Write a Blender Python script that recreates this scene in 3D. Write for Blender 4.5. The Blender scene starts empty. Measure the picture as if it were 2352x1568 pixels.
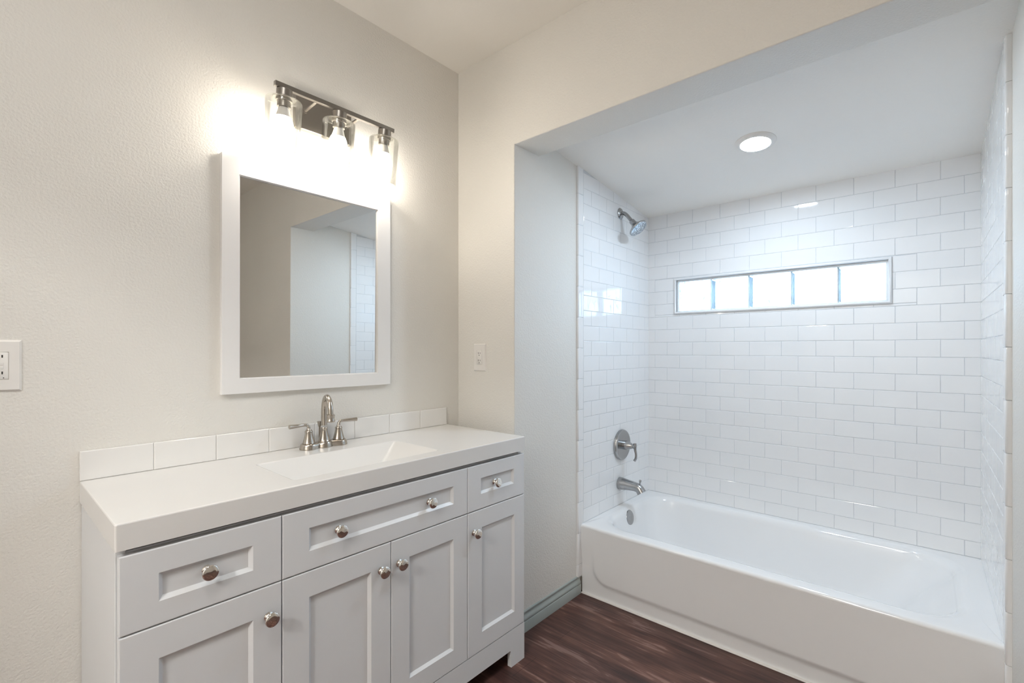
import bpy, bmesh, math, random
from mathutils import Vector, Matrix
random.seed(7)
S = bpy.context.scene
COL = S.collection

# ------------------------------------------------------------------ camera, world, exposure
F_PX, W_PX = 1081.6, 2352.0
cam = bpy.data.cameras.new('camera')
cam.sensor_width = 36.0
cam.lens = 36.0 * F_PX / W_PX
cam.shift_y = 18.7 / W_PX
cam.clip_start = 0.02
camo = bpy.data.objects.new('camera', cam)
COL.objects.link(camo)
camo.location = (0, 0, 1.264)
camo.rotation_euler = (math.radians(90), 0, math.radians(41.25 - 90))
S.camera = camo

wd = bpy.data.worlds.new('daylight')
S.world = wd
wd.use_nodes = True
bg = wd.node_tree.nodes['Background']
bg.inputs[0].default_value = (0.58, 0.84, 1.14, 1)
bg.inputs[1].default_value = 7.5

S.view_settings.view_transform = 'Standard'
S.view_settings.look = 'None'
S.view_settings.gamma = 1
S.view_settings.use_curve_mapping = False
S.view_settings.exposure = 0.88
try:
    S.cycles.use_denoising = True
    S.cycles.max_bounces = 16
    S.cycles.diffuse_bounces = 8
    S.cycles.glossy_bounces = 6
    S.cycles.transparent_max_bounces = 24
    S.cycles.caustics_reflective = False
    S.cycles.caustics_refractive = False
    S.cycles.sample_clamp_indirect = 6
except Exception:
    pass

LAMP_COL, LAMP_STR = (1.0, 0.92, 0.82), 29.0       # the three vanity bulbs
LED_COL, LED_STR = (0.75, 0.91, 1.08), 150.0        # recessed light over the tub
FILL_HALL_STR = 52.0                                     # unseen hall lamp, added as fill through the doorway
FILL_COL, FILL_DOME_STR = (1.0, 0.98, 0.95), 23.0        # unseen dome light added for soft fill, behind the camera

# ------------------------------------------------------------------ room dimensions (metres)
XE, XE2 = 1.563, 1.737      # end wall, its front and rear face
YV = 1.720                  # vanity wall
YL, YLT = 1.357, 1.345      # alcove left wall: paint, tile face
YR, YRT = -0.197, -0.182    # alcove right wall: paint, tile face
XB = 2.870                  # tile face of the alcove back wall
ZC = 2.615                  # room ceiling
ZH = 2.167                  # underside of the header
X0, Y0 = -.75, -1.45       # rear of the room, unseen; rear wall set close for bounce light
SL = -0.1224                # slope of the alcove ceiling
def zal(x): return 2.114 + SL * (x - 2.87)

# ------------------------------------------------------------------ materials
def mat(name, color=(.8, .8, .8), rough=.5, metal=0.0, spec=.5, coat=0.0):
    m = bpy.data.materials.new(name)
    m.use_nodes = True
    b = m.node_tree.nodes['Principled BSDF']
    b.inputs['Base Color'].default_value = (*color, 1)
    b.inputs['Roughness'].default_value = rough
    b.inputs['Metallic'].default_value = metal
    b.inputs['Specular IOR Level'].default_value = spec
    b.inputs['Coat Weight'].default_value = coat
    return m

def nodes(m):
    return m.node_tree.nodes, m.node_tree.links, m.node_tree.nodes['Principled BSDF']

def pos(m, scale=(1, 1, 1)):
    n, l, b = nodes(m)
    g = n.new('ShaderNodeNewGeometry')
    mp = n.new('ShaderNodeMapping')
    mp.inputs['Scale'].default_value = scale
    l.new(g.outputs['Position'], mp.inputs['Vector'])
    return mp.outputs['Vector']

def add_bump(m, scale, strength, dist, detail=2.0, stretch=(1, 1, 1)):
    n, l, b = nodes(m)
    t = n.new('ShaderNodeTexNoise')
    t.inputs['Scale'].default_value = scale
    t.inputs['Detail'].default_value = detail
    l.new(pos(m, stretch), t.inputs['Vector'])
    bp = n.new('ShaderNodeBump')
    bp.inputs['Strength'].default_value = strength
    bp.inputs['Distance'].default_value = dist
    l.new(t.outputs['Fac'], bp.inputs['Height'])
    l.new(bp.outputs['Normal'], b.inputs['Normal'])
    return t

def add_tint(m, scale, c1, c2, stretch=(1, 1, 1), lo=.35, hi=.65, detail=3):
    n, l, b = nodes(m)
    t = n.new('ShaderNodeTexNoise')
    t.inputs['Scale'].default_value = scale
    t.inputs['Detail'].default_value = detail
    l.new(pos(m, stretch), t.inputs['Vector'])
    r = n.new('ShaderNodeValToRGB')
    r.color_ramp.elements[0].position = lo
    r.color_ramp.elements[1].position = hi
    r.color_ramp.elements[0].color = (*c1, 1)
    r.color_ramp.elements[1].color = (*c2, 1)
    l.new(t.outputs['Fac'], r.inputs['Fac'])
    l.new(r.outputs['Color'], b.inputs['Base Color'])

def emis(name, color, strength):
    m = bpy.data.materials.new(name)
    m.use_nodes = True
    n = m.node_tree.nodes
    n.clear()
    e = n.new('ShaderNodeEmission')
    e.inputs[0].default_value = (*color, 1)
    e.inputs[1].default_value = strength
    o = n.new('ShaderNodeOutputMaterial')
    m.node_tree.links.new(e.outputs[0], o.inputs[0])
    return m

M = {}
M['paint'] = mat('wall_paint', (.75, .732, .69), .5, spec=.3)
add_tint(M['paint'], 3.0, (.745, .727, .685), (.755, .737, .695))
add_bump(M['paint'], 150, .8, .0022, 2.5)
M['ceil'] = mat('ceiling_paint', (.88, .86, .82), .6, spec=.2)
add_tint(M['ceil'], 3.0, (.875, .855, .815), (.885, .865, .825))
add_bump(M['ceil'], 120, .4, .002, 2.5)
M['tile'] = mat('glazed_tile', (.83, .835, .84), .04, spec=.5)
add_tint(M['tile'], 5.0, (.82, .827, .833), (.84, .843, .847))
add_bump(M['tile'], 22, .07, .003, 1.0)
M['grout'] = mat('grout', (.74, .75, .76), .85)
add_tint(M['grout'], 40, (.56, .58, .60), (.63, .65, .67))
M['splash'] = mat('backsplash_tile', (.80, .79, .77), .15)
add_tint(M['splash'], 8, (.79, .78, .76), (.81, .80, .78))
M['enamel'] = mat('white_enamel', (.82, .825, .83), .10, spec=.5, coat=.3)
add_tint(M['enamel'], 4, (.815, .82, .825), (.825, .83, .835))
M['cabinet'] = mat('cabinet_paint', (.70, .712, .725), .32, spec=.4)
add_tint(M['cabinet'], 6, (.695, .707, .72), (.705, .717, .73))
M['marble'] = mat('cultured_marble', (.735, .727, .71), .2, spec=.5)
add_tint(M['marble'], 6, (.73, .722, .705), (.74, .732, .715))
M['frame'] = mat('mirror_frame_paint', (.82, .81, .80), .35)
add_tint(M['frame'], 10, (.815, .805, .795), (.825, .815, .805))
M['nickel'] = mat('brushed_nickel', (.47, .43, .38), .25, metal=1)
add_bump(M['nickel'], 60, .05, .001, 4, (1, 1, 14))
M['shower'] = mat('cool_lit_nickel', (.42, .42, .42), .26, metal=1)  # same brushed nickel as the faucet, greyed for the cool alcove light
add_bump(M['shower'], 60, .05, .001, 4, (1, 14, 1))
M['chrome'] = mat('polished_nickel', (.80, .77, .73), .05, metal=1)
add_tint(M['chrome'], 30, (.79, .76, .72), (.81, .78, .74))
M['lampmetal'] = mat('lamp_nickel', (.30, .28, .255), .34, metal=1)
add_bump(M['lampmetal'], 60, .04, .001, 4, (14, 1, 1))
M['plastic'] = mat('white_plastic', (.80, .78, .75), .35)
add_tint(M['plastic'], 20, (.79, .77, .74), (.81, .79, .76))
M['dark'] = mat('dark_slot', (.03, .028, .026), .6)
add_tint(M['dark'], 20, (.025, .023, .022), (.035, .032, .03))
M['base'] = mat('baseboard_paint', (.36, .40, .385), .35)
add_tint(M['base'], 9, (.35, .39, .375), (.37, .41, .395))
M['mirror'] = mat('mirror_glass', (.84, .85, .84), .0, metal=1)
M['seal'] = mat('aluminium_channel', (.84, .87, .89), .3)
M['vinyl'] = mat('white_vinyl', (.80, .83, .85), .3)
M['nozzle'] = mat('spray_face', (.62, .65, .68), .3, metal=.5)
_n, _l, _b = nodes(M['nozzle'])
_v = _n.new('ShaderNodeTexVoronoi'); _v.inputs['Scale'].default_value = 140
_l.new(pos(M['nozzle']), _v.inputs['Vector'])
_r = _n.new('ShaderNodeValToRGB')
_r.color_ramp.elements[0].color = (.85, .88, .9, 1); _r.color_ramp.elements[1].color = (.25, .27, .29, 1)
_r.color_ramp.elements[0].position = .2; _r.color_ramp.elements[1].position = .6
_l.new(_v.outputs['Distance'], _r.inputs['Fac']); _l.new(_r.outputs['Color'], _b.inputs['Base Color'])
M['bulbneck'] = mat('bulb_collar', (.85, .83, .80), .4)
M['bulb'] = emis('bulb_glow', LAMP_COL, LAMP_STR)
M['led'] = emis('led_lens', LED_COL, LED_STR)
M['dome'] = emis('fill_dome_glow', FILL_COL, FILL_DOME_STR)
M['hall'] = emis('fill_hall_glow', FILL_COL, FILL_HALL_STR)

def glass_mat():
    m = bpy.data.materials.new('clear_glass')
    m.use_nodes = True
    n, l = m.node_tree.nodes, m.node_tree.links
    n.clear()
    lw = n.new('ShaderNodeLayerWeight'); lw.inputs[0].default_value = .25
    tr = n.new('ShaderNodeBsdfTransparent')
    rp = n.new('ShaderNodeValToRGB')
    rp.color_ramp.elements[0].color = (.98, .98, .97, 1); rp.color_ramp.elements[1].color = (.34, .33, .31, 1)
    rp.color_ramp.elements[0].position = .5; rp.color_ramp.elements[1].position = 1
    l.new(lw.outputs['Facing'], rp.inputs['Fac']); l.new(rp.outputs['Color'], tr.inputs[0])
    gl = n.new('ShaderNodeBsdfGlossy'); gl.inputs['Roughness'].default_value = .03
    mx = n.new('ShaderNodeMixShader')
    mr = n.new('ShaderNodeMath'); mr.operation = 'MULTIPLY'; mr.inputs[1].default_value = .55
    l.new(lw.outputs['Fresnel'], mr.inputs[0])
    l.new(mr.outputs[0], mx.inputs[0]); l.new(tr.outputs[0], mx.inputs[1]); l.new(gl.outputs[0], mx.inputs[2])
    o = n.new('ShaderNodeOutputMaterial'); l.new(mx.outputs[0], o.inputs[0])
    return m
M['glass'] = glass_mat()

def block_mat():
    # wavy glass block: clear, scattering and glossy together, with a slow ripple
    m = bpy.data.materials.new('wavy_glass_block')
    m.use_nodes = True
    n, l = m.node_tree.nodes, m.node_tree.links
    n.clear()
    g = n.new('ShaderNodeNewGeometry')
    t = n.new('ShaderNodeTexNoise'); t.inputs['Scale'].default_value = 14; t.inputs['Detail'].default_value = 1; t.inputs['Distortion'].default_value = 1.5
    l.new(g.outputs['Position'], t.inputs['Vector'])
    bp = n.new('ShaderNodeBump'); bp.inputs['Strength'].default_value = .8; bp.inputs['Distance'].default_value = .02
    l.new(t.outputs['Fac'], bp.inputs['Height'])
    tr = n.new('ShaderNodeBsdfTransparent')
    rp = n.new('ShaderNodeValToRGB')
    rp.color_ramp.elements[0].color = (.66, .69, .70, 1); rp.color_ramp.elements[1].color = (.95, .97, .97, 1)
    rp.color_ramp.elements[0].position = .3; rp.color_ramp.elements[1].position = .6
    l.new(t.outputs['Fac'], rp.inputs['Fac']); l.new(rp.outputs['Color'], tr.inputs[0])
    tl = n.new('ShaderNodeBsdfTranslucent'); tl.inputs[0].default_value = (.85, .92, .95, 1)
    gl = n.new('ShaderNodeBsdfGlossy'); gl.inputs['Roughness'].default_value = .08
    l.new(bp.outputs['Normal'], gl.inputs['Normal'])
    m1 = n.new('ShaderNodeMixShader'); m1.inputs[0].default_value = .35
    l.new(tr.outputs[0], m1.inputs[1]); l.new(tl.outputs[0], m1.inputs[2])
    fr = n.new('ShaderNodeFresnel'); l.new(bp.outputs['Normal'], fr.inputs['Normal'])
    m2 = n.new('ShaderNodeMixShader')
    l.new(fr.outputs[0], m2.inputs[0]); l.new(m1.outputs[0], m2.inputs[1]); l.new(gl.outputs[0], m2.inputs[2])
    o = n.new('ShaderNodeOutputMaterial'); l.new(m2.outputs[0], o.inputs[0])
    return m
M['block'] = block_mat()
_m = bpy.data.materials.new('pale_joint'); _m.use_nodes = True
_n, _l = _m.node_tree.nodes, _m.node_tree.links; _n.clear()
_a = _n.new('ShaderNodeBsdfDiffuse'); _a.inputs[0].default_value = (.85, .90, .92, 1)
_t = _n.new('ShaderNodeBsdfTranslucent'); _t.inputs[0].default_value = (.92, .88, .84, 1)
_x = _n.new('ShaderNodeMixShader'); _x.inputs[0].default_value = .7; _o = _n.new('ShaderNodeOutputMaterial')
_l.new(_a.outputs[0], _x.inputs[1]); _l.new(_t.outputs[0], _x.inputs[2]); _l.new(_x.outputs[0], _o.inputs[0])
M['joint'] = _m

def floor_mat():
    m = mat('dark_wood_plank', (.1, .06, .05), .38, spec=.4)
    n, l, b = nodes(m)
    def noise(scale, stretch, detail, dist=0.0):
        t = n.new('ShaderNodeTexNoise')
        t.inputs['Scale'].default_value = scale; t.inputs['Detail'].default_value = detail
        t.inputs['Distortion'].default_value = dist
        l.new(pos(m, stretch), t.inputs['Vector'])
        return t.outputs['Fac']
    broad = noise(1.0, (11, 2.6, 1), 3, .9)
    fine = noise(1.0, (95, 5.0, 1), 5, .6)
    mid = noise(1.0, (34, 3.0, 1), 4, 1.2)
    mx = n.new('ShaderNodeMath'); mx.operation = 'MULTIPLY_ADD'; mx.inputs[1].default_value = .6
    l.new(fine, mx.inputs[0]); l.new(broad, mx.inputs[2])
    m2 = n.new('ShaderNodeMath'); m2.operation = 'MULTIPLY_ADD'; m2.inputs[1].default_value = .55
    l.new(mid, m2.inputs[0]); l.new(mx.outputs[0], m2.inputs[2])
    r = n.new('ShaderNodeValToRGB')
    e = r.color_ramp.elements
    e[0].position = .66; e[0].color = (.045, .023, .020, 1)
    e[1].position = .98; e[1].color = (.135, .066, .050, 1)
    k = e.new(.84); k.color = (.085, .040, .032, 1)
    k = e.new(1.0); k.color = (.21, .125, .105, 1)
    sc = n.new('ShaderNodeMath'); sc.operation = 'MULTIPLY'; sc.inputs[1].default_value = .81
    l.new(m2.outputs[0], sc.inputs[0]); l.new(sc.outputs[0], r.inputs['Fac'])
    # plank to plank tone
    br = n.new('ShaderNodeTexBrick')
    br.offset = .37
    br.inputs['Scale'].default_value = 1.0
    br.inputs['Brick Width'].default_value = 1.2
    br.inputs['Row Height'].default_value = .152
    br.inputs['Mortar Size'].default_value = .0012
    br.inputs['Color1'].default_value = (.82, .84, .90, 1)
    br.inputs['Color2'].default_value = (1.15, 1.08, 1.02, 1)
    br.inputs['Mortar'].default_value = (.55, .5, .5, 1)
    g = n.new('ShaderNodeNewGeometry'); mp = n.new('ShaderNodeMapping')
    mp.inputs['Rotation'].default_value = (0, 0, math.radians(90))
    l.new(g.outputs['Position'], mp.inputs['Vector']); l.new(mp.outputs['Vector'], br.inputs['Vector'])
    mul = n.new('ShaderNodeMixRGB'); mul.blend_type = 'MULTIPLY'; mul.inputs[0].default_value = 1
    l.new(r.outputs['Color'], mul.inputs[1]); l.new(br.outputs['Color'], mul.inputs[2])
    l.new(mul.outputs[0], b.inputs['Base Color'])
    bp = n.new('ShaderNodeBump'); bp.inputs['Strength'].default_value = .25; bp.inputs['Distance'].default_value = .001
    l.new(fine, bp.inputs['Height']); l.new(bp.outputs['Normal'], b.inputs['Normal'])
    return m
M['floor'] = floor_mat()

# ------------------------------------------------------------------ mesh helpers
def obj(name, bm, m, parent=None, smooth=None, loc=None, rot=None):
    bmesh.ops.recalc_face_normals(bm, faces=bm.faces[:])
    me = bpy.data.meshes.new(name)
    bm.to_mesh(me)
    bm.free()
    for k in (m if isinstance(m, (list, tuple)) else [m]):
        me.materials.append(k)
    if smooth is not None:
        me.polygons.foreach_set('use_smooth', [True] * len(me.polygons))
        me.set_sharp_from_angle(angle=math.radians(smooth))
    o = bpy.data.objects.new(name, me)
    COL.objects.link(o)
    if parent is not None:
        o.parent = parent
    if loc: o.location = loc
    if rot: o.rotation_euler = rot
    return o

def thing(name, label, cat, loc=(0, 0, 0), group=None):
    o = bpy.data.objects.new(name, None)
    o.empty_display_size = .05
    COL.objects.link(o)
    o.location = loc
    o['label'] = label; o['category'] = cat
    if group: o['group'] = group
    return o

def tag(o, label, cat, group=None):
    o['label'] = label; o['category'] = cat
    if group: o['group'] = group
    return o

def struct(o, label, cat):
    o['kind'] = 'structure'; o['label'] = label; o['category'] = cat
    return o

def box(bm, x0, x1, y0, y1, z0, z1, bev=0.0, seg=2):
    vs = [bm.verts.new((x, y, z)) for x in (x0, x1) for y in (y0, y1) for z in (z0, z1)]
    fs = [bm.faces.new([vs[i] for i in q]) for q in ((0, 1, 3, 2), (4, 6, 7, 5), (0, 4, 5, 1), (2, 3, 7, 6), (0, 2, 6, 4), (1, 5, 7, 3))]
    if bev > 0:
        es = list({e for f in fs for e in f.edges})
        bmesh.ops.bevel(bm, geom=es, offset=bev, segments=seg, profile=.5, affect='EDGES')
    return bm

def new(): return bmesh.new()

def rings(bm, rs, cap0=False, cap1=False, closed=True):
    vv = [[bm.verts.new(p) for p in r] for r in rs]
    n = len(vv[0])
    for a, b in zip(vv, vv[1:]):
        for i in range(n if closed else n - 1):
            j = (i + 1) % n
            try: bm.faces.new((a[i], a[j], b[j], b[i]))
            except ValueError: pass
    if cap0: bm.faces.new(vv[0])
    if cap1: bm.faces.new(vv[-1])
    return vv

def lathe(bm, prof, origin=(0, 0, 0), axis=(0, 0, 1), n=32, cap0=True, cap1=True, mi=None):
    """prof: (radius, distance along axis) pairs"""
    a = Vector(axis).normalized()
    u = a.orthogonal().normalized(); v = a.cross(u)
    o = Vector(origin)
    rs = []
    for r, d in prof:
        r = max(r, 1e-5)
        rs.append([o + a * d + (u * math.cos(2 * math.pi * i / n) + v * math.sin(2 * math.pi * i / n)) * r for i in range(n)])
    return rings(bm, rs, cap0, cap1)

def tube(bm, pts, rad, n=16, sx=1.0, cap=True):
    pts = [Vector(p) for p in pts]
    if not isinstance(rad, (list, tuple)): rad = [rad] * len(pts)
    rs = []
    t0 = (pts[1] - pts[0]).normalized()
    u = t0.orthogonal().normalized()
    for i, p in enumerate(pts):
        t = (pts[min(i + 1, len(pts) - 1)] - pts[max(i - 1, 0)]).normalized()
        u = (u - t * u.dot(t)).normalized()
        v = t.cross(u)
        rs.append([p + (u * math.cos(2 * math.pi * k / n) * sx + v * math.sin(2 * math.pi * k / n)) * rad[i] for k in range(n)])
    return rings(bm, rs, cap, cap)

def smooth_path(ctrl, n=8):
    """Catmull-Rom through the control points"""
    P = [Vector(c) for c in ctrl]
    P = [P[0] * 2 - P[1]] + P + [P[-1] * 2 - P[-2]]
    out = []
    for i in range(1, len(P) - 2):
        for k in range(n):
            t = k / n
            a, b, c, d = P[i - 1], P[i], P[i + 1], P[i + 2]
            out.append(.5 * ((2 * b) + (c - a) * t + (2 * a - 5 * b + 4 * c - d) * t * t + (3 * b - a - 3 * c + d) * t ** 3))
    out.append(P[-2])
    return out

def interp(vals, n=8):
    out = []
    for a, b in zip(vals, vals[1:]):
        out += [a + (b - a) * k / n for k in range(n)]
    return out + [vals[-1]]

def rrect(x0, x1, y0, y1, r, z, n=6):
    pts = []
    for cx, cy, a0 in ((x1 - r, y1 - r, 0), (x0 + r, y1 - r, 90), (x0 + r, y0 + r, 180), (x1 - r, y0 + r, 270)):
        for k in range(n):
            a = math.radians(a0 + 90 * k / (n - 1))
            pts.append(Vector((cx + r * math.cos(a), cy + r * math.sin(a), z)))
    return pts

# ------------------------------------------------------------------ the room shell
b = new(); box(b, X0 - 1.9, XB + .2, Y0 - .1, YV + .15, -.08, 0)
struct(obj('floor', b, M['floor']), 'dark reddish brown wood plank floor', 'floor')
b = new(); box(b, X0 - .12, XE2, Y0 - .1, YV + .15, ZC, ZC + .08)
struct(obj('ceiling', b, M['ceil']), 'cream textured ceiling above the vanity', 'ceiling')
b = new(); box(b, X0 - .1, XE + .05, YV, YV + .12, 0, ZC)
struct(obj('wall_left', b, M['paint']), 'cream textured wall behind the vanity and mirror', 'wall')
# unseen rear wall; doorway and lit hall added to bring in fill light
DY0, DY1, DZ = -.45, 1.10, 2.05
b = new()
box(b, X0 - .12, X0, Y0 - .1, DY0, 0, ZC); box(b, X0 - .12, X0, DY1, YV + .12, 0, ZC); box(b, X0 - .12, X0, DY0, DY1, DZ, ZC)
struct(obj('wall_rear', b, M['paint']), 'unseen cream rear wall with a doorway added for fill light', 'wall')
XH = X0 - 1.75  # added hall box, unseen, holds the fill lamp
b = new()
box(b, XH - .1, XH, Y0 - .1, YV + .12, 0, 2.45); box(b, XH, X0 - .12, Y0 - .1, Y0, 0, 2.45); box(b, XH, X0 - .12, YV, YV + .12, 0, 2.45)
struct(obj('wall_added_hall', b, M['paint']), 'cream walls of the unseen hall added for fill light', 'wall')
b = new(); box(b, XH - .1, X0 - .12, Y0 - .1, YV + .12, 2.45, 2.53)
struct(obj('ceiling_added_hall', b, M['ceil']), 'ceiling of the unseen hall added for fill light', 'ceiling')
b = new(); box(b, X0, XE2, Y0 - .12, Y0, 0, ZC)
struct(obj('wall_right', b, M['paint']), 'cream wall facing the mirror', 'wall')

# end wall with the wide opening to the tub alcove (left return, header, right part)
b = new()
prof = [(YV + .02, 0), (YL, 0), (YL, ZH), (YR, ZH), (YR, 0), (Y0, 0), (Y0, ZC), (YV + .02, ZC)]
f0 = b.faces.new([b.verts.new((XE, y, z)) for y, z in prof])
r = bmesh.ops.extrude_face_region(b, geom=[f0])
for v in r['geom']:
    if isinstance(v, bmesh.types.BMVert): v.co.x = XE2
es = [e for e in b.edges if all(abs(v.co.x - XE) < 1e-5 for v in e.verts) and
      all(YR - .001 <= v.co.y <= YL + .001 and v.co.z <= ZH + .001 for v in e.verts)]
bmesh.ops.bevel(b, geom=es, offset=.004, segments=3, profile=.5, affect='EDGES')
struct(obj('wall_end', b, M['paint']), 'cream end wall with wide opening to the tub alcove', 'wall')

b = new(); box(b, XE2, XB + .2, YL, YL + .12, 0, 2.5)
wal = struct(obj('wall_alcove_left', b, M['paint']), 'alcove wall with shower head, painted then tiled', 'wall')
b = new(); box(b, XE2, XB + .2, YR - .12, YR, 0, 2.5)
war = struct(obj('wall_alcove_right', b, M['paint']), 'alcove wall at the right edge, painted then tiled', 'wall')
# sloping alcove ceiling
b = new()
xa, xb_ = XE2 - .02, XB + .2
vs = [b.verts.new((x, y, zal(x) + d)) for x in (xa, xb_) for y in (YR - .1, YL + .1) for d in (0, .1)]
for q in ((0, 1, 3, 2), (4, 6, 7, 5), (0, 4, 5, 1), (2, 3, 7, 6), (0, 2, 6, 4), (1, 5, 7, 3)): b.faces.new([vs[i] for i in q])
struct(obj('ceiling_alcove', b, M['ceil']), 'sloping white ceiling over the bathtub', 'ceiling')

# window opening in the alcove back wall
WY0, WY1, WZ0, WZ1 = .118, 1.173, 1.483, 1.706       # outer edge of the tile frame
IY0, IY1, IZ0, IZ1 = .131, 1.160, 1.497, 1.693       # clear opening
XW = XB + .009                                        # wall behind the tiles
b = new()
XG = XB + .0013
box(b, XG, XW + .14, YR - .1, IY0, 0, 2.5); box(b, XG, XW + .14, IY1, YL + .1, 0, 2.5)
box(b, XG, XW + .14, IY0, IY1, 0, IZ0); box(b, XG, XW + .14, IY0, IY1, IZ1, 2.5)
wab = struct(obj('wall_alcove_back', b, M['grout']), 'white subway tile wall with glass block window', 'wall')

# ---- tiles: every tile a bevelled pillow on the wall, one mesh per wall
TH, TW, TZ = .0802, .1590, 2.031
def cut(rect, hole):
    u0, u1, z0, z1 = rect
    if hole is None: return [rect]
    a0, a1, c0, c1 = hole
    if u1 <= a0 or u0 >= a1 or z1 <= c0 or z0 >= c1: return [rect]
    out = []
    if z1 > c1: out.append((u0, u1, c1, z1))
    if z0 < c0: out.append((u0, u1, z0, c0))
    zz0, zz1 = max(z0, c0), min(z1, c1)
    if u0 < a0: out.append((u0, a0, zz0, zz1))
    if u1 > a1: out.append((a1, u1, zz0, zz1))
    return out

def pillow(bm, u0, u1, z0, z1, place, th=.0075, g=.0006, bev=.0020, top=None):
    u0 += g; u1 -= g; z0 += g; z1 -= g
    if u1 - u0 < .006 or z1 - z0 < .006: return
    tilt = [random.uniform(-.00028, .00028) for _ in range(2)]
    rs = []
    for ins, h in ((0, 0), (0, th - .0016), (bev * .35, th - .0005), (bev, th)):
        ring = []
        for u, z in ((u0 + ins, z0 + ins), (u1 - ins, z0 + ins), (u1 - ins, z1 - ins), (u0 + ins, z1 - ins)):
            hh = h + (tilt[0] * (1 if u > (u0 + u1) / 2 else -1) + tilt[1] * (1 if z > (z0 + z1) / 2 else -1)) * (h > 0)
            if top is not None: z = min(z, top(u) - ins)
            ring.append(place(u, z, hh))
        rs.append(ring)
    rings(bm, rs, False, True)

def tile_field(ua, ub, joint_odd, joint_even, place, zbot, hole=None, top=None, th=.0075):
    bm = new()
    rows = [(TZ, 2.125 if top is None else 2.03 + TH)]
    k = 0
    if top is not None:
        rows = [(TZ + TH, TZ + 2 * TH), (TZ, TZ + TH)]
    while rows[-1][0] > zbot + .001:
        z1 = rows[-1][0]; rows.append((max(z1 - TH, zbot), z1))
    first_odd = 1 if top is None else 0
    for i, (z0, z1) in enumerate(rows):
        odd = (i + first_odd) % 2 == 1
        j = joint_odd if odd else joint_even
        n0 = math.floor((ua - j) / TW)
        u = j + n0 * TW
        while u < ub - .001:
            a, c = max(u, ua), min(u + TW, ub)
            if c - a > .008:
                for q in cut((a, c, z0, z1), hole):
                    if top is not None and q[2] > min(top(q[0]), top(q[1])) - .008: continue
                    pillow(bm, *q, place, th=th, top=top)
            u += TW
    return bm

# back wall: u = y
pb = lambda u, z, h: Vector((XW - h * 1.2, u, z))
bm = tile_field(YRT - .002, YLT + .002, .1062, .187, pb, .358, hole=(WY0 - .001, WY1 + .001, WZ0 - .001, WZ1 + .001))
obj('tile_cladding', bm, M['tile'], wab)
# left wall: u = x
XT0, XT1 = 2.052, 2.102
pl = lambda u, z, h: Vector((u, YL - h, z))
b = new(); box(b, XT0 + .004, XW, YL - (YL - YLT) + .0013, YL, .085, 2.3)
tb = lambda u: zal(u) + .01
bm = tile_field(XT1, XW, XT1 + TW / 2, XT1, pl, .358, top=tb, th=YL - YLT)
obj('tile_cladding', bm, M['tile'], wal)
obj('grout_bed', b, M['grout'], wal)
# right wall
THR = YRT - YR
pr = lambda u, z, h: Vector((u, YR + h, z))
bm = tile_field(XT1, XW, XT1 + TW / 2, XT1, pr, .358, top=tb, th=THR)
obj('tile_cladding', bm, M['tile'], war)
b = new(); box(b, XT0 + .004, XW, YR, YR + THR - .0013, .0, 2.3)
obj('grout_bed', b, M['grout'], war)

# bullnose edge pieces, one rounded column at each side
def bullnose(y, sgn, th, name_parent, zlo):
    bm = new()
    z = 1.1117 + .16 * 8
    while z > zlo:
        z0, z1 = max(z - .16, zlo), z
        z1 = min(z1, zal(XT0) + .01)
        if z1 - z0 > .01:
            prof = [(XT1 - .0009, 0), (XT1 - .0009, th - .0016), (XT1 - .0028, th)]
            for k in range(7):
                a = math.radians(90 + 90 * k / 6); rr = min(th, .007)
                prof.append((XT0 + rr + rr * math.cos(a), th - rr + rr * math.sin(a)))
            prof.append((XT0, 0))
            rs = []
            for zz, ins in ((z0 + .0009, .0012), (z0 + .0025, 0), (z1 - .0025, 0), (z1 - .0009, .0012)):
                rs.append([Vector((px, y + sgn * max(h - ins, 0), zz)) for px, h in prof])
            rings(bm, rs, True, True)
        z -= .16
    return obj('bullnose_edge', bm, M['tile'], name_parent, smooth=35)
bullnose(YL, -1, YL - YLT, wal, .088)
bullnose(YR, 1, THR, war, .0)

# ---- window: tile frame, metal channel, five glass blocks
win = thing('window_1', 'long narrow glass block window in the tiled wall', 'window', (XB, (WY0 + WY1) / 2, WZ0))
win['kind'] = 'structure'
iw = Matrix.Translation(win.location).inverted()
def local(bm, root):
    bmesh.ops.transform(bm, matrix=Matrix.Translation(-Vector(root.location)), verts=bm.verts[:])
    return bm
def yz_frame(bm, o, i, prof):
    """prof: list of (t, x): t 0 at the outer rectangle, 1 at the inner"""
    rs = []
    for t, x in prof:
        a = [o[k] + (i[k] - o[k]) * t for k in range(4)]
        rs.append([Vector((x, a[0], a[2])), Vector((x, a[1], a[2])), Vector((x, a[1], a[3])), Vector((x, a[0], a[3]))])
    rings(bm, rs)
b = new()
yz_frame(b, (WY0, WY1, WZ0, WZ1), (IY0, IY1, IZ0, IZ1), [(0, XW), (0, XB - .004), (.2, XB - .009), (.5, XB - .011), (.8, XB - .009), (1, XB - .004), (1, XB + .05)])
obj('window_frame', local(b, win), M['tile'], win, smooth=50)
b = new()
J = .010
yz_frame(b, (IY0, IY1, IZ0, IZ1), (IY0 + J, IY1 - J, IZ0 + .006, IZ1 - .011), [(0, XB + .008), (.5, XB + .008), (.5, XB + .012), (1, XB + .012), (1, XB + .06)])
obj('metal_channel', local(b, win), M['seal'], win)
edges = [IY1 - .009, .957, .749, .538, .331, IY0 + .009]
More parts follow.
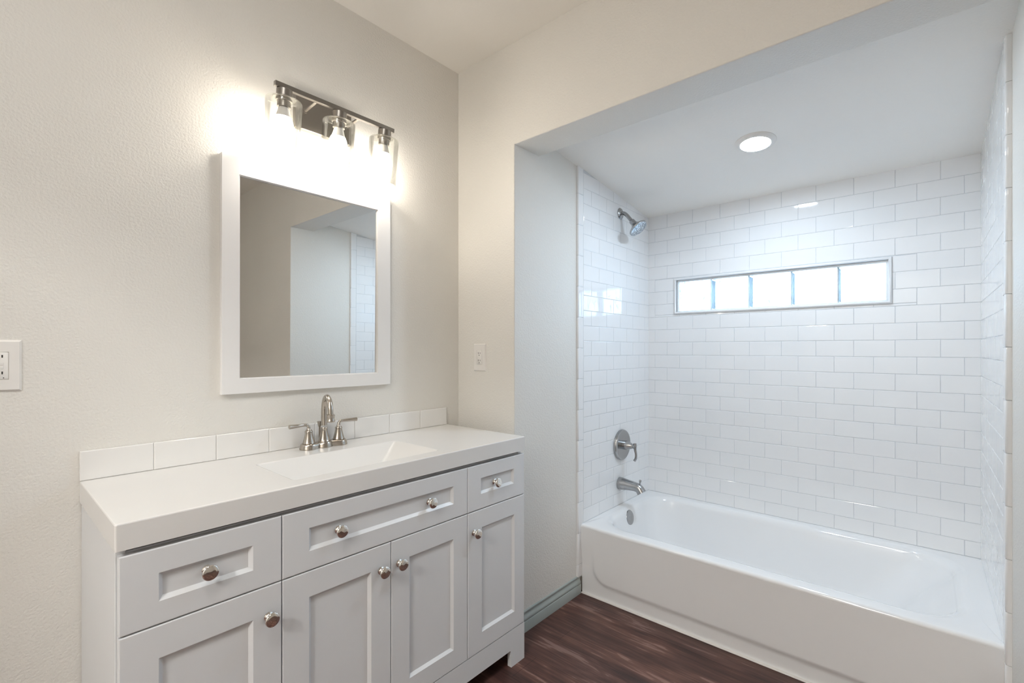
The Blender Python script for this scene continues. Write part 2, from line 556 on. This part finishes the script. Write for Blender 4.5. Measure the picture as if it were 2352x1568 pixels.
for y1, y0 in zip(edges, edges[1:]):
    b = new()
    c0, c1 = IZ0 + .005, IZ1 - .010
    y0 += .0035; y1 -= .0035
    # glass front with a raised rim and a dished, rounded face
    xs = XB + .016
    rs = []
    for ins, x, rad in ((0, xs + .075, .006), (0, xs + .003, .006), (.003, xs, .008), (.013, xs, .012), (.018, xs + .005, .014), (.026, xs + .007, .018)):
        rs.append([Vector((x, p.x, p.y)) for p in rrect(y0 + ins, y1 - ins, c0 + ins * .8, c1 - ins * .8, rad, 0, 5)])
    rings(b, rs, True, True)
    obj('glass_block', local(b, win), M['block'], win, smooth=30)
b = new()
for y in edges[1:-1]:
    box(b, XB + .02, XB + .085, y - .0035, y + .0035, IZ0 + .004, IZ1 - .008)
obj('block_joint', local(b, win), M['joint'], win)

# ---- baseboard on the alcove left wall
b = new()
pf = [(0, 0), (.014, 0), (.014, .044), (.0130, .046), (.0105, .047), (.0125, .051), (.0130, .056), (.0120, .061), (.0080, .066), (.0048, .071), (.0040, .076), (.0055, .081), (.0070, .083), (.0070, .088), (.005, .090), (0, .090)]
rs = [[Vector((x, YL - d, z)) for d, z in pf] for x in (XE + .004, 2.076)]
rings(b, rs, True, True)
struct(obj('baseboard_left', b, M['base'], smooth=30), 'grey green baseboard between vanity and tub', 'baseboard')

# ------------------------------------------------------------------ vanity cabinet
VX0, VX1 = .190, 1.486
YD = 1.236                   # face of doors and drawers
van = thing('vanity_cabinet', 'white shaker vanity cabinet with drawers, doors and round polished knobs', 'vanity', (.838, 1.45, 0))
VL = Vector(van.location)
def vobj(name, bm, m, parent=van, smooth=None, off=None):
    bmesh.ops.transform(bm, matrix=Matrix.Translation(-(off if off is not None else VL)), verts=bm.verts[:])
    o = obj(name, bm, m, parent, smooth)
    if off is not None: o.location = off - VL if parent is van else off
    return o
b = new()
YB = YD + .021
box(b, VX0, VX0 + .018, YB, YV - .004, .0, .850, .001, 1)
box(b, VX1 - .018, VX1, YB, YV - .004, .0, .850, .001, 1)
box(b, VX0 + .018, VX1 - .018, YB + .002, YB + .02, .15, .842)
box(b, VX0 + .018, VX1 - .018, YB + .02, YV - .004, .15, .168)
box(b, VX0 + .018, VX1 - .018, YV - .014, YV - .004, .168, .70)
vobj('carcass', b, M['cabinet'])
# plinth with cut-out between two square feet
b = new()
FW, KZ, KT = .080, .068, .1475
pts = [(VX0 + .001, 0), (VX0 + FW, 0), (VX0 + FW, KZ - .006), (VX0 + FW + .006, KZ), (VX1 - FW - .006, KZ), (VX1 - FW, KZ - .006), (VX1 - FW, 0), (VX1 + .001, 0), (VX1 + .001, KT), (VX0 + .001, KT)]
f0 = b.faces.new([b.verts.new((x, YD + .001, z)) for x, z in pts])
r = bmesh.ops.extrude_face_region(b, geom=[f0])
for v in r['geom']:
    if isinstance(v, bmesh.types.BMVert): v.co.y = YD + .0205
vobj('plinth', b, M['cabinet'])

def shaker(x0, x1, z0, z1, i):
    bm = new()
    ix0, ix1, iz0, iz1 = i
    def rect(a0, a1, c0, c1, y): return [Vector((a0, y, c0)), Vector((a1, y, c0)), Vector((a1, y, c1)), Vector((a0, y, c1))]
    e = .0022
    s = .0085
    rings(bm, [rect(x0, x1, z0, z1, YD + .019), rect(x0, x1, z0, z1, YD + e), rect(x0 + e * .3, x1 - e * .3, z0 + e * .3, z1 - e * .3, YD + e * .3), rect(x0 + e, x1 - e, z0 + e, z1 - e, YD),
               rect(ix0, ix1, iz0, iz1, YD), rect(ix0 + s, ix1 - s, iz0 + s, iz1 - s, YD + .0085)], True, True)
    return bm
def knob(parent, x, z, recessed):
    yb = YD + (.0085 if recessed else 0)
    b = new()
    lathe(b, [(.0115, 0), (.0115, .002), (.0085, .004), (.0062, .008), (.0058, .013), (.0075, .0165), (.0125, .0185), (.0165, .0205), (.0178, .023), (.0178, .0245), (.0168, .0262), (.0155, .0272), (.0100, .0282), (.0, .0287)],
          (0, 0, 0), (0, -1, 0), 40, True, True)
    o = obj('knob', b, M['chrome'], parent, smooth=38)
    o.location = Vector((x, yb, z)) - VL
    return o
def front(kind, x0, x1, z0, z1, i, knobs):
    o = vobj(kind, shaker(x0, x1, z0, z1, i), M['cabinet'])
    for kx, kz, rec in knobs: knob(o, kx, kz, rec)
    return o
g = .0013
front('drawer', .193, .518 - g, .675, .839, (.260, .449, .724, .785), [(.353, .757, True)])
front('drawer', .518 + g, 1.168 - g, .675, .839, (.588, 1.101, .726, .788), [(.676, .757, True), (.999, .757, True)])
front('drawer', 1.168 + g, 1.485, .675, .839, (1.235, 1.421, .730, .789), [(1.316, .757, True)])
front('door', .193, .518 - g, .150, .672, (.260, .449, .216, .602), [(.485, .596, False)])
front('door', .518 + g, .845 - g, .150, .672, (.588, .776, .216, .604), [(.809, .597, False)])
front('door', .845 + g, 1.168 - g, .150, .672, (.913, 1.101, .216, .604), [(.874, .598, False)])
front('door', 1.168 + g, 1.485, .150, .672, (1.240, 1.425, .217, .606), [(1.199, .598, False)])

# ------------------------------------------------------------------ countertop with moulded basin
CX0, CX1, CY0, CY1, CZ = .186, 1.488, 1.233, 1.7185, .909
top = thing('vanity_countertop', 'white one-piece vanity top with shallow rectangular moulded sink', 'countertop', (.838, 1.45, .852))
TLc = Vector(top.location)
b = new()
n = 6
SX0, SX1, SY0, SY1 = .573, 1.080, 1.293, 1.556
rings(b, [rrect(CX0 + .02, CX1 - .02, CY0 + .02, CY1 - .02, .002, .89, n), rrect(CX0 + .02, CX1 - .02, CY0 + .02, CY1 - .02, .002, .8525, n),
          rrect(CX0, CX1, CY0, CY1, .004, .8525, n), rrect(CX0, CX1, CY0, CY1, .004, CZ - .003, n),
          rrect(CX0 + .0009, CX1 - .0009, CY0 + .0009, CY1 - .0009, .004, CZ - .0009, n), rrect(CX0 + .003, CX1 - .003, CY0 + .003, CY1 - .003, .004, CZ, n),
          rrect(SX0 - .004, SX1 + .004, SY0 - .004, SY1 + .004, .012, CZ, n)])
bmesh.ops.transform(b, matrix=Matrix.Translation(-TLc), verts=b.verts[:])
obj('countertop_slab', b, M['marble'], top)
b = new()
rings(b, [rrect(SX0 - .004, SX1 + .004, SY0 - .004, SY1 + .004, .012, CZ, n), rrect(SX0 - .001, SX1 + .001, SY0 - .001, SY1 + .001, .011, CZ - .0008, n), rrect(SX0 + .002, SX1 - .002, SY0 + .002, SY1 - .002, .010, CZ - .004, n),
          rrect(.640, 1.005, 1.325, 1.515, .016, .846, n), rrect(.648, .997, 1.331, 1.509, .018, .841, n), rrect(.660, .985, 1.340, 1.500, .02, .839, n),
          rrect(.80, .86, 1.40, 1.46, .028, .834, n)], False, True)
bmesh.ops.transform(b, matrix=Matrix.Translation(-TLc), verts=b.verts[:])
obj('sink_basin', b, M['marble'], top, smooth=50)
b = new()
lathe(b, [(.026, 0), (.026, .002), (.020, .0035), (.0, .0035)], (.83, 1.43, .8343), (0, 0, 1), 28)
bmesh.ops.transform(b, matrix=Matrix.Translation(-TLc), verts=b.verts[:])
obj('drain', b, M['nickel'], top, smooth=40)

# ------------------------------------------------------------------ backsplash: a strip of eight tiles
b = new()
js = [.185, .348, .511, .673, .836, .999, 1.161, 1.324, 1.480]
for a, c in zip(js, js[1:]):
    pillow(b, a, c, CZ, CZ + .081, lambda u, z, h: Vector((u, YV - .0015 - h, z)), th=.0085, g=.0007, bev=.003)
box(b, js[0] + .002, js[-1] - .002, YV - .0065, YV - .0003, CZ + .0008, CZ + .079)
tag(obj('backsplash', b, M['splash'], loc=None), 'low white tile backsplash strip along the vanity top', 'backsplash')

# ------------------------------------------------------------------ faucet
FX, FY = .843, 1.655
fau = thing('faucet', 'brushed nickel two-handle faucet with gooseneck spout behind the sink', 'faucet', (FX, FY, CZ))
b = new()
def blob(f, z):
    pts = []
    N = 72
    for k in range(N):
        a = 2 * math.pi * k / N
        # three joined round lobes
        best = 0
        for cx_, R in ((-.056, .031), (0, .029), (.056, .031)):
            dx, dy = math.cos(a), math.sin(a)
            bq = dx * cx_; cq = cx_ * cx_ - (R * f) ** 2
            disc = bq * bq - cq
            if disc >= 0:
                best = max(best, bq + math.sqrt(disc))
        best = max(best, .0)
        pts.append((best * math.cos(a), best * math.sin(a)))
    return [Vector((x, y if abs(y) > 1e-9 else y, z)) for x, y in pts]
rings(b, [blob(1.03, 0), blob(1.03, .004), blob(.99, .007), blob(.97, .011), blob(.93, .0165), blob(.84, .0200), blob(.6, .0210)], True, True)
obj('base_plate', b, M['nickel'], fau, smooth=40)
# spout
b = new()
lathe(b, [(.0205, .018), (.0215, .022), (.0195, .025), (.0178, .031), (.0145, .043), (.0122, .057), (.0114, .066), (.0122, .0675), (.0122, .070), (.0106, .072)], (0, 0, 0), (0, 0, 1), 8 * 5)
ang = math.radians(-12)
fd = Vector((math.sin(ang), -math.cos(ang), 0))
ctrl = [(0, .078), (0, .115), (.003, .150), (.018, .176), (.042, .1845), (.066, .172), (.079, .148), (.083, .122)]
pts = smooth_path([fd * d + Vector((0, 0, z)) for d, z in ctrl], 6)
tube(b, pts, interp([.0104, .0103, .0101, .0099, .0097, .0096, .0096, .0096], 6), 20)
e = fd * .0835
lathe(b, [(.0097, .128), (.0142, .126), (.0142, .122), (.0130, .119), (.0130, .109), (.0148, .106), (.0152, .1015), (.0138, .0995), (.0, .0995)], (e.x, e.y, 0), (0, 0, 1), 28)
obj('spout', b, M['nickel'], fau, smooth=40)
for s in (-1, 1):
    b = new()
    lathe(b, [(.0200, .019), (.0212, .0225), (.0200, .025), (.0185, .031), (.0150, .043), (.0128, .054), (.0122, .060), (.0132, .0615), (.0130, .0635), (.0105, .067), (.0078, .070), (.0065, .074)], (s * .057, 0, 0), (0, 0, 1), 36)
    h = obj('handle', b, M['nickel'], fau, smooth=35)
    b = new()
    pts = smooth_path([(s * .057, 0, .070), (s * .058, 0, .079), (s * .064, 0, .0865), (s * .076, 0, .0875), (s * .10, -.003, .0875), (s * .128, -.006, .0875)], 6)
    tube(b, pts, interp([.0066, .0056, .0052, .0052, .0062, .0074], 6), 18)
    obj('lever', b, M['nickel'], h, smooth=50)
b = new()
lathe(b, [(.0035, .02), (.0035, .070), (.005, .072), (.0085, .088), (.009, .091), (.0, .092)], (-.004, .026, 0), (0, 0, 1), 18)
obj('lift_rod', b, M['nickel'], fau, smooth=40)

# ------------------------------------------------------------------ mirror
mir = thing('wall_mirror', 'rectangular mirror in a wide white frame above the sink', 'mirror', (.841, YV, 1.118))
b = new()
MX0, MX1, MZ0, MZ1 = .523, 1.159, 1.118, 1.9005
GX0, GX1, GZ0, GZ1 = .575, 1.098, 1.167, 1.8415
def xz(a0, a1, c0, c1, y): return [Vector((a0, y, c0)), Vector((a1, y, c0)), Vector((a1, y, c1)), Vector((a0, y, c1))]
YM = YV - .020
q = .0012
ring = [xz(MX0, MX1, MZ0, MZ1, YV - .0005), xz(MX0, MX1, MZ0, MZ1, YM + q), xz(MX0 + q, MX1 - q, MZ0 + q, MZ1 - q, YM),
        xz(GX0, GX1, GZ0, GZ1, YM), xz(GX0 + .0008, GX1 - .0008, GZ0 + .0008, GZ1 - .0008, YM + .004), xz(GX0 + .003, GX1 - .003, GZ0 + .003, GZ1 - .003, YM + .0045), xz(GX0 + .0035, GX1 - .0035, GZ0 + .0035, GZ1 - .0035, YM + .012)]
rings(b, ring)
local(b, mir)
obj('frame', b, M['frame'], mir)
b = new()
gw, gh = (GX1 - GX0) / 2 - .001, (GZ1 - GZ0) / 2 - .001
box(b, -gw, gw, 0, .003, -gh, gh)
gl = obj('glass', b, M['mirror'], mir, rot=(.0065, 0, -.0027))
gl.location = Vector(((GX0 + GX1) / 2, YM + .0105, (GZ0 + GZ1) / 2)) - mir.location

# ------------------------------------------------------------------ vanity light
LX, LY, LZ = .875, 1.600, 2.137
vl = thing('vanity_light', 'three-bulb bar light with clear glass shades above the mirror', 'wall light', (LX, YV, LZ))
VO = Vector((LX, YV, LZ))
b = new()
box(b, .758 - LX, .977 - LX, -.022, -.0003, 2.066 - LZ, 2.190 - LZ, .0015, 2)
obj('back_plate', b, M['lampmetal'], vl)
TILT = math.radians(7)
b = new()
box(b, -.229, .229, -.008, .008, -.008, .008, .001, 1)
obj('bar', b, M['lampmetal'], vl, loc=(0, LY - YV, 0), rot=(TILT, 0, 0))
for ax in (-.082, .082):
    b = new()
    tube(b, [(ax, -.021, -.004), (ax, LY - YV + .006, 0)], .0055, 12)
    lathe(b, [(.009, 0), (.009, .003), (.006, .004)], (ax, -.0225, -.004), (0, -1, 0), 16)
    obj('arm', b, M['lampmetal'], vl, smooth=40)
for lx in (-.196, 0, .190):
    b = new()
    lathe(b, [(.006, -.006), (.006, .009), (.0235, .0095), (.025, .011), (.025, .034), (.034, .0345), (.0365, .036), (.0365, .0385), (.034, .0395), (.0255, .0398), (.0255, .0470), (.021, .0475), (.021, .066), (.015, .067)], (0, 0, 0), (0, 0, -1), 40)
    so = obj('lamp_holder', b, M['lampmetal'], vl, smooth=35, loc=(lx, LY - YV, 0), rot=(TILT, 0, 0))
    b = new()
    R = .0565
    pr_ = [(.0265, .0405), (.046, .0405)]
    for k in range(7):
        a = math.radians(90 - 90 * k / 6); pr_.append((R - .010 + .010 * math.cos(a), .0505 - .010 * math.sin(a)))
    pr_ += [(R, .09), (R, .15), (R, .2155), (R - .0012, .217), (R - .0025, .2155), (R - .0025, .15), (R - .0025, .052)]
    for k in range(1, 5):
        a = math.radians(90 * k / 5); pr_.append((R - .010 + .0075 * math.cos(a), .0505 - .0075 * math.sin(a)))
    pr_ += [(.0265, .0430)]
    lathe(b, pr_, (0, 0, 0), (0, 0, -1), 56, False, False)
    obj('glass_shade', b, M['glass'], so, smooth=60)
    b = new()
    lathe(b, [(.0135, .062), (.017, .072), (.0205, .086), (.0250, .098)], (0, 0, 0), (0, 0, -1), 32, True, False)
    obj('bulb_collar', b, M['bulbneck'], so, smooth=60)
    b = new()
    lathe(b, [(.0250, .098), (.0300, .110), (.0333, .125), (.0340, .140), (.0335, .155), (.0300, .172), (.0230, .184), (.0120, .191), (.0, .193)], (0, 0, 0), (0, 0, -1), 32, False, True)
    obj('bulb', b, M['bulb'], so, smooth=80)

# ------------------------------------------------------------------ outlets
def outlet(name, label, loc, rz, gfci):
    t = thing(name, label, 'outlet', loc)
    t.rotation_euler = (0, 0, rz)
    # local frame: x across, y out of the wall is -y, z up
    b = new()
    w, h = .0400, .0640
    def rc(a, c, y): return [Vector((-a, y, -c)), Vector((a, y, -c)), Vector((a, y, c)), Vector((-a, y, c))]
    rings(b, [rc(w, h, 0), rc(w, h, -.0012), rc(w - .0045, h - .0045, -.0062), rc(.0178, .0345, -.0062), rc(.0175, .0342, -.0045)], False, True)
    obj('wall_plate', b, M['plastic'], t)
    b = new()
    rs = [[Vector((p.x, y, p.y)) for p in rrect(-.0166 + i, .0166 - i, -.0333 + i, .0333 - i, .003, 0, 4)] for i, y in ((0, -.004), (0, -.0064), (.0008, -.0070))]
    rings(b, rs, True, True)
    rcpt = obj('receptacle', b, M['plastic'], t, smooth=40)
    oz = .0205 if gfci else .0170
    for s in (1, -1):
        for dx, hh in ((-.0062, .0042), (.0062, .0034)):
            b = new(); box(b, dx - .0013, dx + .0013, -.0073, -.0065, s * oz + .003 - hh, s * oz + .003 + hh)
            obj('slot', b, M['dark'], rcpt)
        b = new(); lathe(b, [(.0023, 0), (.0023, .0008)], (0, -.0065, s * oz - .0068), (0, -1, 0), 14)
        obj('ground_hole', b, M['dark'], rcpt)
    if gfci:
        for s in (1, -1):
            b = new(); box(b, -.0085, .0085, -.0079, -.0065, s * .0042 - .0034, s * .0042 + .0034, .0005, 1)
            obj('button', b, M['plastic'], rcpt)
        b = new(); lathe(b, [(.0012, 0), (.0012, .0006)], (.0085, -.0068, -.0298), (0, -1, 0), 12)
        obj('indicator', b, M['dark'], rcpt)
    else:
        b = new(); box(b, -.0085, .0085, -.0071, -.0066, -.0296, -.0286)
        obj('seam', b, M['dark'], rcpt)
    return t
outlet('wall_outlet', 'white outlet cut by the photo edge, left of the vanity', (.038, YV, 1.224), 0, True)
outlet('wall_outlet', 'white outlet on the narrow wall between mirror and alcove', (XE, 1.569, 1.2275), math.radians(-90), False)

# ------------------------------------------------------------------ bathtub
BX0, BX1, BY0, BY1, BZ = 2.077, XB + .001, YRT - .001, YLT + .0007, .357
tub = thing('bathtub', 'white alcove bathtub with smooth apron below the tiled walls', 'bathtub', ((BX0 + BX1) / 2, (BY0 + BY1) / 2, 0))
b = new()
n = 14
def tr_(x0, x1, y0, y1, r, z): return rrect(x0, x1, y0, y1, r, z, n)
# outer skirt, rounded front lip, flat rim, then the basin
L = .014
rs = []
for k in range(6):
    a = math.radians(90 * k / 5)
    i = L - L * math.cos(a); z = BZ - L + L * math.sin(a)
    rs.append(tr_(BX0 + i, BX1 - .0, BY0, BY1, .0015, z))
rs = [tr_(BX0, BX1, BY0, BY1, .0015, BZ - .018)] + rs
IX0, IX1, IYa, IYb = BX0 + .078, BX1 - .062, BY0 + .085, BY1 - .066
rad = .165
rs.append(tr_(IX0 - .028, IX1 + .028, IYa - .028, IYb + .028, rad, BZ + .001))
for i, z in ((-.018, BZ + .0006), (-.010, BZ - .0012), (-.003, BZ - .0055), (.003, BZ - .012), (.0075, BZ - .021), (.0105, BZ - .034)):
    rs.append(tr_(IX0 + i, IX1 - i, IYa + i * 1.5, IYb - i, rad, z))
for f, z in ((.25, .27), (.5, .19), (.75, .12), (.9, .085)):
    rs.append(tr_(IX0 + .007 + .055 * f, IX1 - .007 - .050 * f, IYa + .010 + .26 * f, IYb - .007 - .060 * f, rad - .02 * f, z))
for i, z in ((.012, .068), (.030, .058), (.060, .054), (.12, .052)):
    rs.append(tr_(IX0 + .06 + i, IX1 - .055 - i, IYa + .27 + i, IYb - .066 - i, max(rad - .03 - i * .4, .05), z))
rings(b, rs, False, True)
local(b, tub)
obj('basin', b, M['enamel'], tub, smooth=50)
# apron: a panel standing proud of its border, with a rounded lower corner
b = new()
NY, NZ = 150, 60
def sm(t): t = max(0, min(1, t)); return t * t * (3 - 2 * t)
def apron_x(y, z):
    py1, py0, pz0, r_ = 1.278, -.12, .073, .085
    cy = max(py0 + r_, min(py1 - r_, y)); cz = max(pz0 + r_, z)
    d = math.hypot(y - cy, z - cz) - r_
    s = sm((.012 - d) / .028)
    up = 1 - sm((z - .14) / .16)
    return BX0 + .013 - .013 * (s * up + (1 - up))
gv = []
zs_ = [0, .002] + [.002 + (.3388 - .002) * k / NZ for k in range(1, NZ + 1)]
for z in zs_:
    gv.append([b.verts.new((apron_x(BY0 + (BY1 - BY0) * k / NY, z), BY0 + (BY1 - BY0) * k / NY, z)) for k in range(NY + 1)])
for a, c in zip(gv, gv[1:]):
    for k in range(NY): b.faces.new((a[k], a[k + 1], c[k + 1], c[k]))
ext = bmesh.ops.extrude_edge_only(b, edges=[e for e in b.edges if e.is_boundary])
for v in ext['geom']:
    if isinstance(v, bmesh.types.BMVert): v.co.x = BX0 + .03
local(b, tub)
obj('apron', b, M['enamel'], tub, smooth=40)
# caulk bead at the floor
b = new()
box(b, BX0 - .001, BX0 + .014, BY0, BY1, .0, .005, .0015, 1)
local(b, tub)
obj('caulk_bead', b, M['plastic'], tub)
b = new()
ox, oy, oz = 2.465, 1.271, .306
nrm = Vector((0, -1, .22))
lathe(b, [(.041, -.006), (.041, .004), (.0395, .0075), (.034, .009), (.010, .0095), (.008, .0085), (.0, .0085)], (ox, oy, oz), nrm, 40)
local(b, tub)
obj('overflow_plate', b, M['shower'], tub, smooth=35)
b = new()
lathe(b, [(.032, 0), (.032, .003), (.026, .005), (.0, .005)], (2.465, 1.06, .0515), (0, 0, 1), 32)
local(b, tub)
obj('drain', b, M['shower'], tub, smooth=35)

# ------------------------------------------------------------------ tub spout, valve, shower head
sp = thing('tub_spout', 'nickel tub spout with diverter knob, below the shower valve', 'tub spout', (2.487, YLT, .484))
b = new()
pts = smooth_path([(0, .0, 0), (0, -.02, .0), (0, -.06, -.001), (0, -.098, -.003), (0, -.124, -.010), (0, -.141, -.031)], 6)
tube(b, pts, interp([.0355, .0345, .029, .0258, .0250, .0262], 6), 28)
obj('body', b, M['shower'], sp, smooth=45)
b = new()
lathe(b, [(.004, -.004), (.004, .012), (.0065, .020), (.0075, .026), (.006, .0285), (.0, .029)], (0, -.129, .012), (0, -.1, 1), 18)
obj('diverter_knob', b, M['shower'], sp, smooth=45)

va = thing('shower_valve', 'round nickel shower valve plate with curved lever', 'shower valve', (2.506, YLT, .706))
b = new()
lathe(b, [(.0885, 0), (.0885, .010), (.086, .016), (.080, .0195), (.076, .0205), (.074, .0200), (.030, .022), (.0, .022)], (0, 0, 0), (0, -1, 0), 64)
obj('escutcheon', b, M['shower'], va, smooth=30)
b = new()
lathe(b, [(.026, .020), (.0265, .034), (.0245, .042), (.0235, .050), (.017, .066), (.0125, .078), (.0125, .082), (.0, .083)], (0, 0, 0), (0, -1, 0), 36)
obj('hub', b, M['shower'], va, smooth=30)
b = new()
pts = smooth_path([(0, -.089, .018), (0, -.0895, .0), (0, -.091, -.02), (0, -.096, -.045), (0, -.094, -.068), (0, -.0865, -.083)], 6)
tube(b, pts, interp([.0085, .0095, .0075, .0065, .007, .0075], 6), 16)
lathe(b, [(.011, .079), (.011, .092)], (0, 0, 0), (0, -1, 0), 24)
obj('lever', b, M['shower'], va, smooth=45)

sh = thing('showerhead', 'nickel shower head on a bent arm high on the tile wall', 'shower head', (2.496, YLT, 2.061))
b = new()
lathe(b, [(.033, 0), (.033, .002), (.029, .007), (.018, .011), (.0125, .013)], (0, 0, 0), (0, -1, 0), 40)
obj('flange', b, M['shower'], sh, smooth=35)
b = new()
pts = smooth_path([(0, .0, .0), (0, -.022, -.001), (0, -.040, -.014), (0, -.060, -.038), (0, -.080, -.064)], 7)
tube(b, pts, .0105, 20)
obj('arm', b, M['shower'], sh, smooth=60)
d = Vector((0, -.645, -.764)).normalized()
p0 = Vector((0, -.0715, -.0535))
b = new()
lathe(b, [(.0125, .0), (.016, .004), (.0165, .014), (.0165, .022), (.019, .030), (.026, .040), (.040, .052), (.052, .060), (.0555, .064), (.0558, .068), (.054, .0715), (.050, .0712)], p0, d, 48)
obj('head', b, M['shower'], sh, smooth=35)
b = new()
lathe(b, [(.0495, .0705), (.0495, .0718), (.040, .0728), (.0, .0735)], p0, d, 48)
obj('spray_face', b, M['nozzle'], sh, smooth=35)

# ------------------------------------------------------------------ recessed light in the alcove ceiling
rx, ry = 2.285, .566
rl = thing('recessed_light', 'round lit recessed light in the alcove ceiling', 'ceiling light', (rx, ry, zal(rx)))
rl.rotation_euler = (0, math.atan(-SL), 0)
b = new()
lathe(b, [(.083, 0), (.083, .0015), (.080, .004), (.066, .010), (.0615, .0115), (.0605, .0095)], (0, 0, 0), (0, 0, -1), 64, False, False)
obj('trim_ring', b, M['plastic'], rl, smooth=40)
b = new()
lathe(b, [(.0605, .0095), (.045, .0112), (.02, .012), (.0, .0122)], (0, 0, 0), (0, 0, -1), 48, False, True)
obj('lens', b, M['led'], rl, smooth=60)

# ------------------------------------------------------------------ added fill: unseen dome light on the ceiling behind the camera
cl = thing('fill_ceiling_light', 'unseen flush dome light added for fill behind the camera', 'ceiling light', (-.10, .50, ZC))
b = new(); lathe(b, [(.17, 0), (.17, .02), (.16, .024)], (0, 0, 0), (0, 0, -1), 48, False, False)
obj('base', b, M['plastic'], cl, smooth=40)
b = new(); lathe(b, [(.16, .024), (.15, .045), (.11, .07), (.06, .083), (.0, .088)], (0, 0, 0), (0, 0, -1), 48, False, True)
obj('dome', b, M['dome'], cl, smooth=60)

hl = thing('fill_hall_light', 'unseen square ceiling light added in the hall for fill', 'ceiling light', ((XH + X0 - .12) / 2, .3, 2.45))  # added lamp, sends soft fill through the doorway
b = new(); box(b, -.24, .24, -.24, .24, -.02, 0, .004, 1)
obj('base', b, M['plastic'], hl)
b = new(); box(b, -.22, .22, -.22, .22, -.045, -.0205, .01, 2)
obj('diffuser', b, M['hall'], hl)
